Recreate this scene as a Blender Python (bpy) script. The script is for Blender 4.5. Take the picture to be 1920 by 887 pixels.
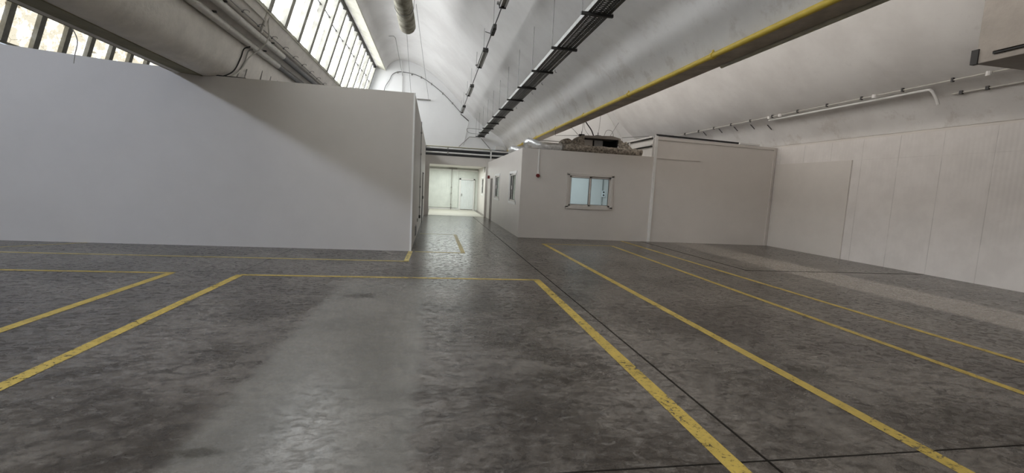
import bpy, bmesh, math, random
from mathutils import Vector, Matrix, noise
random.seed(7)
scene = bpy.context.scene
for o in list(bpy.data.objects): bpy.data.objects.remove(o)
COL = scene.collection

# ------------------------------------------------------------------ camera
def cam_rows(yaw, pitch, roll):
    cy, sy, cp, sp = math.cos(yaw), math.sin(yaw), math.cos(pitch), math.sin(pitch)
    cr, sr = math.cos(roll), math.sin(roll)
    fwd = Vector((sy*cp, cy*cp, sp)); right = Vector((cy, -sy, 0)); up = right.cross(fwd)
    return cr*right + sr*up, -sr*right + cr*up, fwd
r_, u_, f_ = cam_rows(math.radians(10.066), math.radians(-6.036), math.radians(2.984))
cam = bpy.data.cameras.new('camera'); cam_o = bpy.data.objects.new('camera', cam); COL.objects.link(cam_o)
m = Matrix.Identity(4)
for i in range(3):
    m[i][0] = r_[i]; m[i][1] = u_[i]; m[i][2] = -f_[i]
m[0][3], m[1][3], m[2][3] = 0, 0, 1.6
cam_o.matrix_world = m
cam.sensor_width = 36; cam.sensor_fit = 'HORIZONTAL'; cam.lens = 844.5/1920*36
cam.clip_start = 0.05; cam.clip_end = 200
scene.camera = cam_o

# ------------------------------------------------------------------ light, world, exposure
vs = scene.view_settings
vs.view_transform = 'Standard'; vs.look = 'None'; vs.gamma = 1; vs.use_curve_mapping = False
vs.exposure = -0.04
w = bpy.data.worlds.new('sky'); scene.world = w; w.use_nodes = True
w.node_tree.nodes['Background'].inputs[0].default_value = (0.75, 0.86, 1, 1)
w.node_tree.nodes['Background'].inputs[1].default_value = 1.0
PANE = 5.5                       # brightness of the daylit glazing
def area(name, loc, sx, sy, power, color, aim):
    l = bpy.data.lights.new(name, 'AREA'); l.shape = 'RECTANGLE'; l.size = sx; l.size_y = sy
    l.energy = power; l.color = color
    o = bpy.data.objects.new(name, l); COL.objects.link(o); o.location = loc
    o.rotation_euler = (Vector(aim)-Vector(loc)).to_track_quat('-Z', 'Y').to_euler()
    return o
area('added_daylight_strip', (-12.12, 3, 7.02), 30, 0.22, 1800, (0.70, 0.80, 1), (0, 4, 0.5))  # strip lamp added inside the left glazing head to sharpen its wall shadow
area('hall_lamp', (1.0, 27.5, 2.72), 2.6, 5.0, 170, (0.93, 1, 0.97), (1.0, 27.5, 0))
area('office_lamp', (5.2, 16.4, 2.82), 2.5, 1.2, 60, (0.80, 0.95, 1), (5.2, 16.4, 0))
area('office_lamp', (4.6, 20.6, 2.82), 2.5, 3.0, 200, (0.80, 0.95, 1), (4.6, 20.6, 0))

# ------------------------------------------------------------------ materials
def mat(name, col, rough=0.6, metal=0.0, nscale=0, namt=0.12, bump=0, bscale=30, col2=None, spec=None):
    mt = bpy.data.materials.new(name); mt.use_nodes = True
    nt = mt.node_tree; b = nt.nodes['Principled BSDF']
    b.inputs['Base Color'].default_value = (*col, 1); b.inputs['Roughness'].default_value = rough
    b.inputs['Metallic'].default_value = metal
    if spec is not None: b.inputs['Specular IOR Level'].default_value = spec
    tc = nt.nodes.new('ShaderNodeNewGeometry')
    if nscale:
        n = nt.nodes.new('ShaderNodeTexNoise'); n.inputs['Scale'].default_value = nscale
        n.inputs['Detail'].default_value = 8; n.inputs['Roughness'].default_value = 0.65
        nt.links.new(tc.outputs['Position'], n.inputs['Vector'])
        r = nt.nodes.new('ShaderNodeValToRGB')
        c2 = col2 or tuple(c*(1-namt) for c in col)
        r.color_ramp.elements[0].color = (*c2, 1); r.color_ramp.elements[1].color = (*col, 1)
        r.color_ramp.elements[0].position = 0.36; r.color_ramp.elements[1].position = 0.62
        nt.links.new(n.outputs['Fac'], r.inputs[0]); nt.links.new(r.outputs[0], b.inputs['Base Color'])
    if bump:
        n2 = nt.nodes.new('ShaderNodeTexNoise'); n2.inputs['Scale'].default_value = bscale; n2.inputs['Detail'].default_value = 5
        nt.links.new(tc.outputs['Position'], n2.inputs['Vector'])
        bp = nt.nodes.new('ShaderNodeBump'); bp.inputs['Strength'].default_value = bump; bp.inputs['Distance'].default_value = 0.02
        nt.links.new(n2.outputs['Fac'], bp.inputs['Height']); nt.links.new(bp.outputs[0], b.inputs['Normal'])
    return mt

class NT:
    """tiny node helper"""
    def __init__(s, mt): s.nt = mt.node_tree; s.geo = s.nt.nodes.new('ShaderNodeNewGeometry'); s.sep = s.nt.nodes.new('ShaderNodeSeparateXYZ'); s.nt.links.new(s.geo.outputs['Position'], s.sep.inputs[0])
    def _in(s, node, i, v):
        if isinstance(v, (int, float)): node.inputs[i].default_value = v
        elif isinstance(v, tuple): node.inputs[i].default_value = v
        else: s.nt.links.new(v, node.inputs[i])
    def math(s, op, a, b=0.0, c=None):
        n = s.nt.nodes.new('ShaderNodeMath'); n.operation = op; s._in(n, 0, a); s._in(n, 1, b)
        if c is not None: s._in(n, 2, c)
        return n.outputs[0]
    def noise(s, scale, detail=6, rough=0.6, stretch=None, dist=0.0):
        n = s.nt.nodes.new('ShaderNodeTexNoise'); n.inputs['Scale'].default_value = scale; n.inputs['Detail'].default_value = detail
        n.inputs['Roughness'].default_value = rough; n.inputs['Distortion'].default_value = dist
        v = s.geo.outputs['Position']
        if stretch:
            mp = s.nt.nodes.new('ShaderNodeVectorMath'); mp.operation = 'MULTIPLY'; mp.inputs[1].default_value = stretch
            s.nt.links.new(v, mp.inputs[0]); v = mp.outputs[0]
        s.nt.links.new(v, n.inputs['Vector']); return n.outputs['Fac']
    def ramp(s, f, p0, p1, a=0.0, b=1.0):
        n = s.nt.nodes.new('ShaderNodeMapRange'); n.interpolation_type = 'SMOOTHSTEP'
        s._in(n, 0, f); n.inputs[1].default_value = p0; n.inputs[2].default_value = p1; n.inputs[3].default_value = a; n.inputs[4].default_value = b
        return n.outputs[0]
    def mix(s, f, a, b):
        n = s.nt.nodes.new('ShaderNodeMix'); n.data_type = 'RGBA'
        s._in(n, 0, f); s._in(n, 6, (*a, 1) if isinstance(a, tuple) else a); s._in(n, 7, (*b, 1) if isinstance(b, tuple) else b)
        return n.outputs[2]

def floor_mat():
    mt = bpy.data.materials.new('polished concrete'); mt.use_nodes = True
    t = NT(mt); b = mt.node_tree.nodes['Principled BSDF']; X, Y = t.sep.outputs[0], t.sep.outputs[1]
    n1 = t.noise(0.7, 9, 0.68, None, 0.6); n2 = t.noise(3.5, 10, 0.72, (1.0, 1.8, 1), 0.8); n3 = t.noise(22, 8, 0.7); n4 = t.noise(1.6, 8, 0.7, (1.5, 0.5, 1), 1.2)
    c = t.mix(t.ramp(n1, 0.40, 0.60), (0.050, 0.041, 0.033), (0.150, 0.131, 0.112))
    c = t.mix(t.math('MULTIPLY', t.ramp(n2, 0.50, 0.40), 0.75), c, (0.040, 0.034, 0.029))
    c = t.mix(t.math('MULTIPLY', t.ramp(n4, 0.60, 0.78), 0.45), c, (0.26, 0.245, 0.225))
    c = t.mix(t.math('MULTIPLY', t.ramp(n3, 0.50, 0.34), 0.55), c, (0.045, 0.038, 0.032))
    n6 = t.noise(75, 6, 0.75); n7 = t.noise(9, 9, 0.78, (1, 1.5, 1), 0.6)
    c = t.mix(t.math('MULTIPLY', t.ramp(n7, 0.47, 0.40), 0.5), c, (0.028, 0.023, 0.019))
    c = t.mix(t.math('MULTIPLY', t.ramp(n7, 0.53, 0.62), 0.45), c, (0.20, 0.185, 0.165))
    c = t.mix(t.math('MULTIPLY', t.ramp(n6, 0.44, 0.36), 0.7), c, (0.015, 0.013, 0.011))
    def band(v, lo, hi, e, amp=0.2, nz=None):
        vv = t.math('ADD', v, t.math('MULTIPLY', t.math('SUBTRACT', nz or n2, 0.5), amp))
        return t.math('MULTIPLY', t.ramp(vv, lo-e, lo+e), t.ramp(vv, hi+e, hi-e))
    # a pale strip along the middle of the big bay and along the right-hand slab
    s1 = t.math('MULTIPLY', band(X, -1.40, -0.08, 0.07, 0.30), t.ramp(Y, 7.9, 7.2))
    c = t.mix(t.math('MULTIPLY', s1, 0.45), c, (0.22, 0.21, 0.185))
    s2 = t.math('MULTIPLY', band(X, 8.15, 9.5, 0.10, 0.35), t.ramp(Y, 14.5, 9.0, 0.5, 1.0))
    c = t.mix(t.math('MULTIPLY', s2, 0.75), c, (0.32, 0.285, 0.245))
    s4 = t.math('MULTIPLY', band(X, -0.4, 0.72, 0.05, 0.05), band(Y, 10.9, 14.8, 0.08, 0.1))
    c = t.mix(t.math('MULTIPLY', s4, 0.35), c, (0.07, 0.065, 0.058))
    # oily blotches
    def blot(x, y, rx, ry):
        dx = t.math('DIVIDE', t.math('SUBTRACT', X, x), rx); dy = t.math('DIVIDE', t.math('SUBTRACT', Y, y), ry)
        d = t.math('SQRT', t.math('ADD', t.math('MULTIPLY', dx, dx), t.math('MULTIPLY', dy, dy)))
        d = t.math('ADD', d, t.math('MULTIPLY', t.math('SUBTRACT', n2, 0.5), 3.2))
        return t.ramp(d, 1.1, 0.4)
    for x, y, rx, ry in ((4.15, 2.75, .35, .2), (-.95, 6.45, .28, .12), (4.9, 2.3, .3, .15), (3.6, 3.6, .3, .2), (1.0, 6.0, .9, .5), (-1.3, 2.7, .15, .06)):
        c = t.mix(t.math('MULTIPLY', blot(x, y, rx, ry), 0.75), c, (0.035, 0.030, 0.022))
    # saw-cut joints
    def line(v, p, wd): return t.ramp(t.math('ABSOLUTE', t.math('SUBTRACT', v, p)), wd, wd*0.5)
    xj = t.math('SUBTRACT', X, t.math('MULTIPLY', t.math('SUBTRACT', Y, 2.2), 0.0))
    J = line(xj, 2.10, 0.015)
    J = t.math('MAXIMUM', J, line(Y, 2.32, 0.011))
    J = t.math('MAXIMUM', J, t.math('MULTIPLY', line(X, -3.1, 0.02), t.math('MULTIPLY', t.ramp(Y, 7.9, 7.95), 0.8)))
    J = t.math('MAXIMUM', J, t.math('MULTIPLY', line(Y, 7.95, 0.015), 0.45))
    J = t.math('MAXIMUM', J, t.math('MULTIPLY', line(t.math('ADD', X, t.math('MULTIPLY', t.math('SUBTRACT', n2, .5), .02)), 7.2, 0.035), t.ramp(Y, 9.1, 9.2)))
    J = t.math('MAXIMUM', J, t.math('MULTIPLY', line(t.math('ADD', Y, t.math('MULTIPLY', t.math('SUBTRACT', n2, .5), .06)), 9.22, 0.045), t.ramp(X, 7.1, 7.2)))
    c = t.mix(t.math('MULTIPLY', J, 0.92), c, (0.018, 0.016, 0.014))
    # scratches
    wv = t.nt.nodes.new('ShaderNodeTexVoronoi'); wv.feature = 'DISTANCE_TO_EDGE'; wv.inputs['Scale'].default_value = 1.3
    t.nt.links.new(t.geo.outputs['Position'], wv.inputs['Vector'])
    sc = t.math('MULTIPLY', t.ramp(wv.outputs['Distance'], 0.006, 0.001), t.ramp(n2, .5, .6))
    c = t.mix(t.math('MULTIPLY', sc, 0.35), c, (0.05, 0.045, 0.04))
    mt.node_tree.links.new(c, b.inputs['Base Color'])
    rg = t.math('ADD', t.ramp(n7, 0.38, 0.62, 0.34, 0.15), t.ramp(n3, 0.35, 0.65, 0.06, -0.04))
    mt.node_tree.links.new(rg, b.inputs['Roughness'])
    mt.node_tree.links.new(t.math('MULTIPLY', t.ramp(n7, 0.36, 0.60, 0.16, 0.46), t.math('SUBTRACT', 1.0, J)), b.inputs['Specular IOR Level'])
    bp = mt.node_tree.nodes.new('ShaderNodeBump'); bp.inputs['Strength'].default_value = 0.25; bp.inputs['Distance'].default_value = 0.006
    h = t.math('SUBTRACT', t.math('ADD', t.math('MULTIPLY', n3, .6), t.math('MULTIPLY', n7, 0.5)), J)
    mt.node_tree.links.new(h, bp.inputs['Height']); mt.node_tree.links.new(bp.outputs[0], b.inputs['Normal'])
    return mt

def paint_mat(name, worn, col=(0.60, 0.43, 0.085)):
    mt = bpy.data.materials.new(name); mt.use_nodes = True
    t = NT(mt); b = mt.node_tree.nodes['Principled BSDF']
    n1 = t.noise(26, 9, 0.8, None, 0.5); n2 = t.noise(5, 6, 0.6); n5 = t.noise(1.1, 3)
    c = t.mix(t.ramp(n2, 0.35, 0.7), tuple(x*0.80 for x in col), col)
    c = t.mix(t.math('MULTIPLY', t.ramp(n1, 0.52, 0.42), 0.4), c, tuple(x*0.55 for x in col))
    mt.node_tree.links.new(c, b.inputs['Base Color']); b.inputs['Roughness'].default_value = 0.45
    th = t.math('ADD', t.math('MULTIPLY', t.math('SUBTRACT', n5, 0.5), 0.25), t.math('ADD', n1, t.math('MULTIPLY', t.math('SUBTRACT', n2, .5), .35)))
    a = t.ramp(th, worn-0.02, worn+0.02)
    mt.node_tree.links.new(a, b.inputs['Alpha'])
    return mt

def shell_mat():
    mt = bpy.data.materials.new('whitewashed concrete'); mt.use_nodes = True
    t = NT(mt); b = mt.node_tree.nodes['Principled BSDF']; X, Z = t.sep.outputs[0], t.sep.outputs[2]
    n1 = t.noise(0.7, 7, 0.6); n2 = t.noise(6, 9, 0.7); n3 = t.noise(1.6, 8, 0.7)
    c = t.mix(t.ramp(n1, 0.32, 0.66), (0.74, 0.72, 0.70), (0.83, 0.815, 0.795))
    c = t.mix(t.math('MULTIPLY', t.ramp(n2, 0.42, 0.28), 0.22), c, (0.52, 0.49, 0.46))
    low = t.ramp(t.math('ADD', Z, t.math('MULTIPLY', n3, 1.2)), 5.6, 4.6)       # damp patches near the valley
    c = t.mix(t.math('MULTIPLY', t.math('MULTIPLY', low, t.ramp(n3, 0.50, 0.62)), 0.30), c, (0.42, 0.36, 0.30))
    mt.node_tree.links.new(c, b.inputs['Base Color']); b.inputs['Roughness'].default_value = 0.8
    bp = mt.node_tree.nodes.new('ShaderNodeBump'); bp.inputs['Strength'].default_value = 0.22; bp.inputs['Distance'].default_value = 0.015
    mt.node_tree.links.new(t.math('ADD', n2, n3), bp.inputs['Height']); mt.node_tree.links.new(bp.outputs[0], b.inputs['Normal'])
    return mt

def rib_mat():
    mt = bpy.data.materials.new('ribbed white panel'); mt.use_nodes = True
    t = NT(mt); b = mt.node_tree.nodes['Principled BSDF']; Y, Z = t.sep.outputs[1], t.sep.outputs[2]
    n = t.noise(2, 6); 
    seam = t.math('ABSOLUTE', t.math('SUBTRACT', t.math('FRACT', t.math('DIVIDE', t.math('ADD', Y, 0.02), 1.06)), 0.72))
    s = t.ramp(seam, 0.012, 0.005)
    hl = t.ramp(t.math('ABSOLUTE', t.math('SUBTRACT', Z, 2.96)), 0.012, 0.004)
    c = t.mix(t.ramp(n, 0.35, 0.65), (0.70, 0.67, 0.645), (0.755, 0.725, 0.70))
    c = t.mix(t.math('MULTIPLY', t.math('MAXIMUM', s, t.math('MULTIPLY', hl, .5)), t.ramp(t.noise(1.2), .35, .6, .05, .35)), c, (0.28, 0.26, 0.24))
    mt.node_tree.links.new(c, b.inputs['Base Color']); b.inputs['Roughness'].default_value = 0.5
    rib = t.math('SINE', t.math('MULTIPLY', Y, 2*math.pi/0.1))
    bp = mt.node_tree.nodes.new('ShaderNodeBump'); bp.inputs['Strength'].default_value = 0.35; bp.inputs['Distance'].default_value = 0.006
    mt.node_tree.links.new(t.math('SUBTRACT', t.math('MULTIPLY', rib, .5), s), bp.inputs['Height']); mt.node_tree.links.new(bp.outputs[0], b.inputs['Normal'])
    return mt

def pane_mat(name, seed, dirt, gain=1.0, tint=(0.95, 0.98, 1.0)):
    mt = bpy.data.materials.new(name); mt.use_nodes = True
    t = NT(mt); nt = mt.node_tree; nt.nodes.remove(nt.nodes['Principled BSDF'])
    S = PANE*gain; mp = (1+seed*0.13, 1, 1)
    f = t.math('FRACT', t.math('DIVIDE', t.math('SUBTRACT', 24.0, t.sep.outputs[1]), 1.075))   # 0..1 across one pane
    n1 = t.noise(1.6, 7, 0.7, mp, 0.3); n2 = t.noise(11, 9, 0.85, mp, 0.2); n0 = t.noise(0.9, 3, 0.5, mp)
    c = t.mix(t.ramp(n1, dirt-0.08, dirt+0.05), tuple(x/S for x in (1.0, 0.93, 0.74)), tint)
    edge = t.math('MAXIMUM', t.ramp(f, 0.55, 0.93), t.math('MULTIPLY', t.ramp(f, 0.2, 0.05), .5))
    edge = t.math('MULTIPLY', edge, t.ramp(n0, 0.60-dirt*.3, 0.42))
    c = t.mix(t.math('MULTIPLY', edge, 0.9), c, tuple(x/S for x in (0.80, 0.66, 0.42)))
    g = t.math('ADD', n2, t.math('MULTIPLY', t.math('SUBTRACT', 0.6, edge), 0.20))
    c = t.mix(t.ramp(g, 0.56, 0.47), c, tuple(x/S for x in (0.20, 0.12, 0.05)))
    wv = nt.nodes.new('ShaderNodeTexVoronoi'); wv.feature = 'DISTANCE_TO_EDGE'; wv.inputs['Scale'].default_value = 1.3
    nt.links.new(t.geo.outputs['Position'], wv.inputs['Vector'])
    c = t.mix(t.math('MULTIPLY', t.ramp(wv.outputs['Distance'], 0.010, 0.003), t.ramp(n0, .45, .58, 0, .8)), c, tuple(x/S for x in (0.25, 0.2, 0.12)))
    e = nt.nodes.new('ShaderNodeEmission'); nt.links.new(c, e.inputs[0]); e.inputs[1].default_value = S
    nt.links.new(e.outputs[0], nt.nodes['Material Output'].inputs[0])
    return mt

def glass_mat():
    mt = bpy.data.materials.new('window glass'); mt.use_nodes = True; nt = mt.node_tree
    b = nt.nodes['Principled BSDF']; b.inputs['Roughness'].default_value = 0.03; b.inputs['Base Color'].default_value = (0.9, 0.96, 1, 1)
    tr = nt.nodes.new('ShaderNodeBsdfTransparent'); tr.inputs[0].default_value = (0.92, 0.97, 1, 1)
    fr = nt.nodes.new('ShaderNodeFresnel'); fr.inputs[0].default_value = 1.45
    gl = nt.nodes.new('ShaderNodeBsdfGlossy'); gl.inputs['Roughness'].default_value = 0.02
    mx = nt.nodes.new('ShaderNodeMixShader')
    nt.links.new(fr.outputs[0], mx.inputs[0]); nt.links.new(tr.outputs[0], mx.inputs[1]); nt.links.new(gl.outputs[0], mx.inputs[2])
    nt.links.new(mx.outputs[0], nt.nodes['Material Output'].inputs[0]); return mt

M = dict(
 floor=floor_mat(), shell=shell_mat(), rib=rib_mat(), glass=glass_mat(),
 panel=mat('smooth white panel', (0.68, 0.645, 0.605), 0.55, nscale=1.4, namt=0.05),
 panelfront=mat('shade-darkened white panel', (0.57, 0.535, 0.49), 0.6, nscale=1.1, namt=0.04),  # panel colour darkened to deepen the shade on the left front wall
 gable=mat('fresh white gable paint', (0.88, 0.88, 0.875), 0.7, nscale=0.9, namt=0.04), void=mat('shade-dark recess concrete', (0.07, 0.065, 0.06), 0.8, nscale=3, namt=.3),
 office=mat('white office panel', (0.66, 0.62, 0.58), 0.5, nscale=1.2, namt=0.04),
 beam=mat('painted valley beam', (0.80, 0.76, 0.71), 0.75, nscale=2.5, namt=0.14, bump=0.3, bscale=14),
 cream=mat('old cream paint', (0.62, 0.60, 0.50), 0.6, nscale=5, namt=0.2),
 fin=mat('concrete fin', (0.37, 0.36, 0.32), 0.8, nscale=5, namt=0.25, bump=0.2),
 white=mat('white paint', (0.78, 0.77, 0.75), 0.45, nscale=6, namt=0.06),
 pipe=mat('cream painted pipe', (0.60, 0.575, 0.53), 0.45, nscale=7, namt=0.12),
 baresteel=mat('bare grey pipe', (0.16, 0.15, 0.145), 0.5, nscale=8, namt=0.3),
 yellow=mat('yellow gloss paint', (0.70, 0.52, 0.075), 0.4, nscale=5, namt=0.14),
 dark=mat('dark metal', (0.035, 0.033, 0.032), 0.5, nscale=9, namt=0.3),
 black=mat('black rubber', (0.02, 0.02, 0.02), 0.6, nscale=10, namt=0.3),
 galv=mat('galvanised steel', (0.11, 0.11, 0.108), 0.45, 0.6, nscale=15, namt=0.25),
 galvlight=mat('lit-toned galvanised steel', (0.55, 0.55, 0.53), 0.4, 0.3, nscale=15, namt=0.2),
 wire=mat('thin steel wire', (0.30, 0.29, 0.28), 0.5, 0.4, nscale=9, namt=0.2),
 foil=mat('silver foil', (0.80, 0.80, 0.80), 0.28, 0.9, nscale=14, namt=0.25, bump=1.0, bscale=22),
 dirtyfoil=mat('dirty foil insulation', (0.42, 0.37, 0.31), 0.5, 0.25, nscale=13, col2=(0.09, 0.075, 0.06), bump=1.0, bscale=22),
 wool=mat('dirty insulating wrap', (0.50, 0.47, 0.38), 0.8, nscale=3.5, col2=(0.20, 0.185, 0.13), bump=0.6, bscale=10),
 red=mat('dark red plastic', (0.16, 0.012, 0.012), 0.35, nscale=12, namt=0.2),
 lampgrey=mat('grey lamp housing', (0.36, 0.36, 0.35), 0.45, nscale=10, namt=0.12),
 tube=mat('unlit lamp tube', (0.72, 0.72, 0.70), 0.25, nscale=10, namt=0.05),
 frame=mat('white window frame', (0.62, 0.58, 0.54), 0.4, nscale=8, namt=0.05),
 gasket=mat('dark rubber seal', (0.06, 0.055, 0.05), 0.6, nscale=10, namt=0.2),
 greycap=mat('grey plastic', (0.30, 0.29, 0.27), 0.5, nscale=10, namt=0.2),
 ductcon=mat('grey beige duct sheet', (0.33, 0.30, 0.27), 0.7, nscale=3, namt=0.15, bump=0.2),
 gate=mat('pale ribbed sheet', (0.74, 0.77, 0.72), 0.5, nscale=3, namt=0.08),
 doorw=mat('white door sheet', (0.80, 0.84, 0.84), 0.4, nscale=5, namt=0.04),
 doorshade=mat('doorway darkness', (0.07, 0.065, 0.06), 0.6, nscale=5, namt=0.2),
 pane0=pane_mat('dirty broken glass', 1, 0.56, 0.40), pane1=pane_mat('dusty glass', 5, 0.40, 1.35), pane2=pane_mat('clear dusty glass', 9, 0.34, 0.85, (1.0, 0.95, 0.90)),
 paleyellow=mat('faded yellow paint', (0.55, 0.50, 0.28), 0.5, nscale=6, namt=.2), olive=mat('olive concrete', (0.26, 0.235, 0.15), 0.8, nscale=2, namt=0.35), soffit=mat('brown underside concrete', (0.62, 0.56, 0.50), 0.75, nscale=3, namt=0.3, bump=.3),
 paint=paint_mat('worn yellow floor paint', 0.40), paintw=paint_mat('very worn yellow floor paint', 0.425),
 paintpale=paint_mat('faded yellow floor paint', 0.40, (0.62, 0.49, 0.17)),
)

# ------------------------------------------------------------------ mesh helpers
class MB:
    def __init__(s): s.v = []; s.f = []
    def box(s, x0, x1, y0, y1, z0, z1):
        n = len(s.v)
        for z in (z0, z1):
            for x, y in ((x0, y0), (x1, y0), (x1, y1), (x0, y1)): s.v.append((x, y, z))
        for q in ((3,2,1,0), (4,5,6,7), (0,1,5,4), (1,2,6,5), (2,3,7,6), (3,0,4,7)): s.f.append(tuple(n+i for i in q))
        return s
    def bar(s, a, b, wx, wz, up=(0,0,1)):
        a, b = Vector(a), Vector(b); d = (b-a).normalized(); u = Vector(up)
        sd = d.cross(u); sd = sd.normalized() if sd.length > 1e-4 else Vector((1,0,0)); u = sd.cross(d)
        n = len(s.v)
        for p in (a, b):
            for i, j in ((-1,-1), (1,-1), (1,1), (-1,1)): s.v.append(tuple(p+sd*i*wx/2+u*j*wz/2))
        for q in ((3,2,1,0), (4,5,6,7), (0,1,5,4), (1,2,6,5), (2,3,7,6), (3,0,4,7)): s.f.append(tuple(n+i for i in q))
        return s
    def tube(s, pts, r, seg=8, cap=True, rf=None):
        pts = [Vector(p) for p in pts]; n0 = len(s.v); N = len(pts)
        t0 = (pts[1]-pts[0]).normalized(); ref = Vector((0,0,1)) if abs(t0.z) < 0.9 else Vector((1,0,0))
        nrm = t0.cross(ref).normalized()
        for i, p in enumerate(pts):
            t = ((pts[min(i+1, N-1)]-p).normalized() + (p-pts[max(i-1, 0)]).normalized())
            t = t.normalized() if t.length > 1e-6 else t0
            nrm = (nrm - t*nrm.dot(t)).normalized(); bn = t.cross(nrm)
            for k in range(seg):
                a = 2*math.pi*k/seg; rr = r if rf is None else rf(i, k, p, a)
                s.v.append(tuple(p+(nrm*math.cos(a)+bn*math.sin(a))*rr))
        for i in range(N-1):
            for k in range(seg):
                k2 = (k+1) % seg; s.f.append((n0+i*seg+k, n0+i*seg+k2, n0+(i+1)*seg+k2, n0+(i+1)*seg+k))
        if cap:
            s.f.append(tuple(n0+k for k in reversed(range(seg)))); s.f.append(tuple(n0+(N-1)*seg+k for k in range(seg)))
        return s
    def prism(s, loop, axis, a, b):
        """closed 2-D loop extruded along an axis: 'y' -> loop is (x,z); 'x' -> (y,z); 'z' -> (x,y)"""
        n = len(s.v); L = len(loop)
        for c in (a, b):
            for p, q in loop: s.v.append({'y': (p, c, q), 'x': (c, p, q), 'z': (p, q, c)}[axis])
        for i in range(L):
            j = (i+1) % L; s.f.append((n+i, n+j, n+L+j, n+L+i))
        s.f.append(tuple(n+i for i in reversed(range(L)))); s.f.append(tuple(n+L+i for i in range(L)))
        return s
    def build(s, name, material, parent=None, smooth=False, bevel=0):
        me = bpy.data.meshes.new(name); me.from_pydata(s.v, [], s.f); me.validate()
        bm = bmesh.new(); bm.from_mesh(me); bmesh.ops.recalc_face_normals(bm, faces=bm.faces)
        if smooth:
            for f in bm.faces: f.smooth = True
            for e in bm.edges:
                if len(e.link_faces) == 2 and e.calc_face_angle(0) > math.radians(38): e.smooth = False
        bm.to_mesh(me); bm.free()
        me.materials.append(material)
        o = bpy.data.objects.new(name, me); COL.objects.link(o)
        if parent: o.parent = parent
        if bevel:
            md = o.modifiers.new('bevel', 'BEVEL'); md.width = bevel; md.segments = 2; md.limit_method = 'ANGLE'
        return o
def curve(pts, n=8):
    """Catmull-Rom through points"""
    P = [Vector(p) for p in pts]; P = [P[0]*2-P[1]] + P + [P[-1]*2-P[-2]]; out = []
    for i in range(1, len(P)-2):
        for k in range(n):
            t = k/n; a, b, c, d = P[i-1], P[i], P[i+1], P[i+2]
            out.append(0.5*((2*b)+(c-a)*t+(2*a-5*b+4*c-d)*t*t+(3*b-a-3*c+d)*t**3))
    out.append(P[-2]); return out
def empty(name, loc=(0,0,0)):
    o = bpy.data.objects.new(name, None); COL.objects.link(o); o.location = loc; o.empty_display_size = 0.1; return o
def tag(o, label, cat, group=None, kind=None):
    o['label'] = label; o['category'] = cat
    if group: o['group'] = group
    if kind: o['kind'] = kind
    return o
def struct(o, label=None):
    o['kind'] = 'structure'
    if label: o['label'] = label
    return o
def child(o, parent):
    o.parent = parent; o.matrix_parent_inverse = Matrix.Translation(-Vector(parent.location)); return o
def part(mb, name, material, parent, **k):
    return child(mb.build(name, material, **k), parent)

# ------------------------------------------------------------------ the room shell
YA, YE = -12.0, 24.3             # near and far ends of the hall
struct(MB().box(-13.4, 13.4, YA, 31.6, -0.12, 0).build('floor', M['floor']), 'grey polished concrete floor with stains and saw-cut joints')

# cross-section of one bay: shell springing from the glazing head, over the crown and down to the valley beam
FASC = [(-3.05, 7.35), (-2.61, 7.21)]
SHELL = [(-2.61, 7.21), (-2.47, 7.46), (-2.19, 7.69), (-1.81, 7.80), (-1.14, 7.68), (-.46, 7.37), (.37, 6.74), (1.21, 5.94),
         (2.02, 5.16), (2.55, 4.76), (3.0, 4.50), (3.3, 4.32), (3.52, 4.08), (3.70, 3.84), (3.80, 3.65)]
def curve2(pts, n=6): return [(p.x, p.y) for p in curve([(a, b, 0) for a, b in pts], n)]
def offset(pl, d):
    out = []
    for i, p in enumerate(pl):
        a = Vector(pl[max(i-1, 0)]); b = Vector(pl[min(i+1, len(pl)-1)]); t = (b-a).normalized(); nr = Vector((-t.y, t.x))
        out.append((p[0]+nr.x*d, p[1]+nr.y*d))
    return out
def bay(k, off, beam_prof):
    sh = curve2(SHELL)
    inner = [(x+off, z) for x, z in sh]
    out = offset(inner, 0.16); out = [(FASC[0][0]+off, FASC[0][1])] + [(FASC[0][0]+off, 7.9)] + [p for p in out if p[0] > FASC[0][0]+off+.1]
    loop = inner + list(reversed(out))
    mb = MB(); ys = [YA, YE+0.2]
    o = mb.prism(loop, 'y', ys[0], ys[1]).build('ceiling', M['shell'], smooth=True)
    struct(o, 'whitewashed curved concrete roof shell, %s bay' % k)
    lip = MB().prism([(FASC[0][0]+off-0.02, 7.36), (FASC[1][0]+off+0.01, 7.19), (FASC[1][0]+off+.02, 7.24), (FASC[0][0]+off-.02, 7.42)], 'y', YA, YE).build('trim_%d' % dict(left=1, middle=2, right=3)[k], M['cream'])
    struct(lip, 'cream lip along the head of the %s roof glazing' % k)
    if beam_prof:
        bp = curve2(beam_prof[1], 6) if beam_prof[1] else []
        inner = [beam_prof[0]] + bp
        loop = inner + [(inner[-1][0]+0.0, inner[-1][1]), (inner[-1][0]-0.22, inner[-1][1]), (beam_prof[0][0]+.05, beam_prof[0][1]+0.5)]
        b = MB().prism(loop, 'y', YA, YE+0.1).build('trim_%d' % beam_prof[2], M['beam'], smooth=True)
        struct(b, beam_prof[3])
L_OFF, R_OFF = -9.2, 8.52
BEL = [(-4.92, 3.655), (-4.70, 3.68), (-4.45, 3.86), (-4.33, 4.12), (-4.27, 4.42), (-4.31, 4.56), (-4.22, 4.72), (-4.02, 4.82), (-3.90, 4.85), (-3.71, 5.20)]
bay('left', L_OFF, ((-5.52, 3.70), BEL, 4, 'rounded concrete valley beam over the left box wall'))
bay('middle', 0, ((3.80, 3.65), [(4.30, 3.65), (4.42, 3.8), (4.6, 4.2), (4.9, 4.6), (5.1, 4.75), (5.45, 5.2)], 5, 'concrete valley beam carrying the yellow pipe'))
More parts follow.
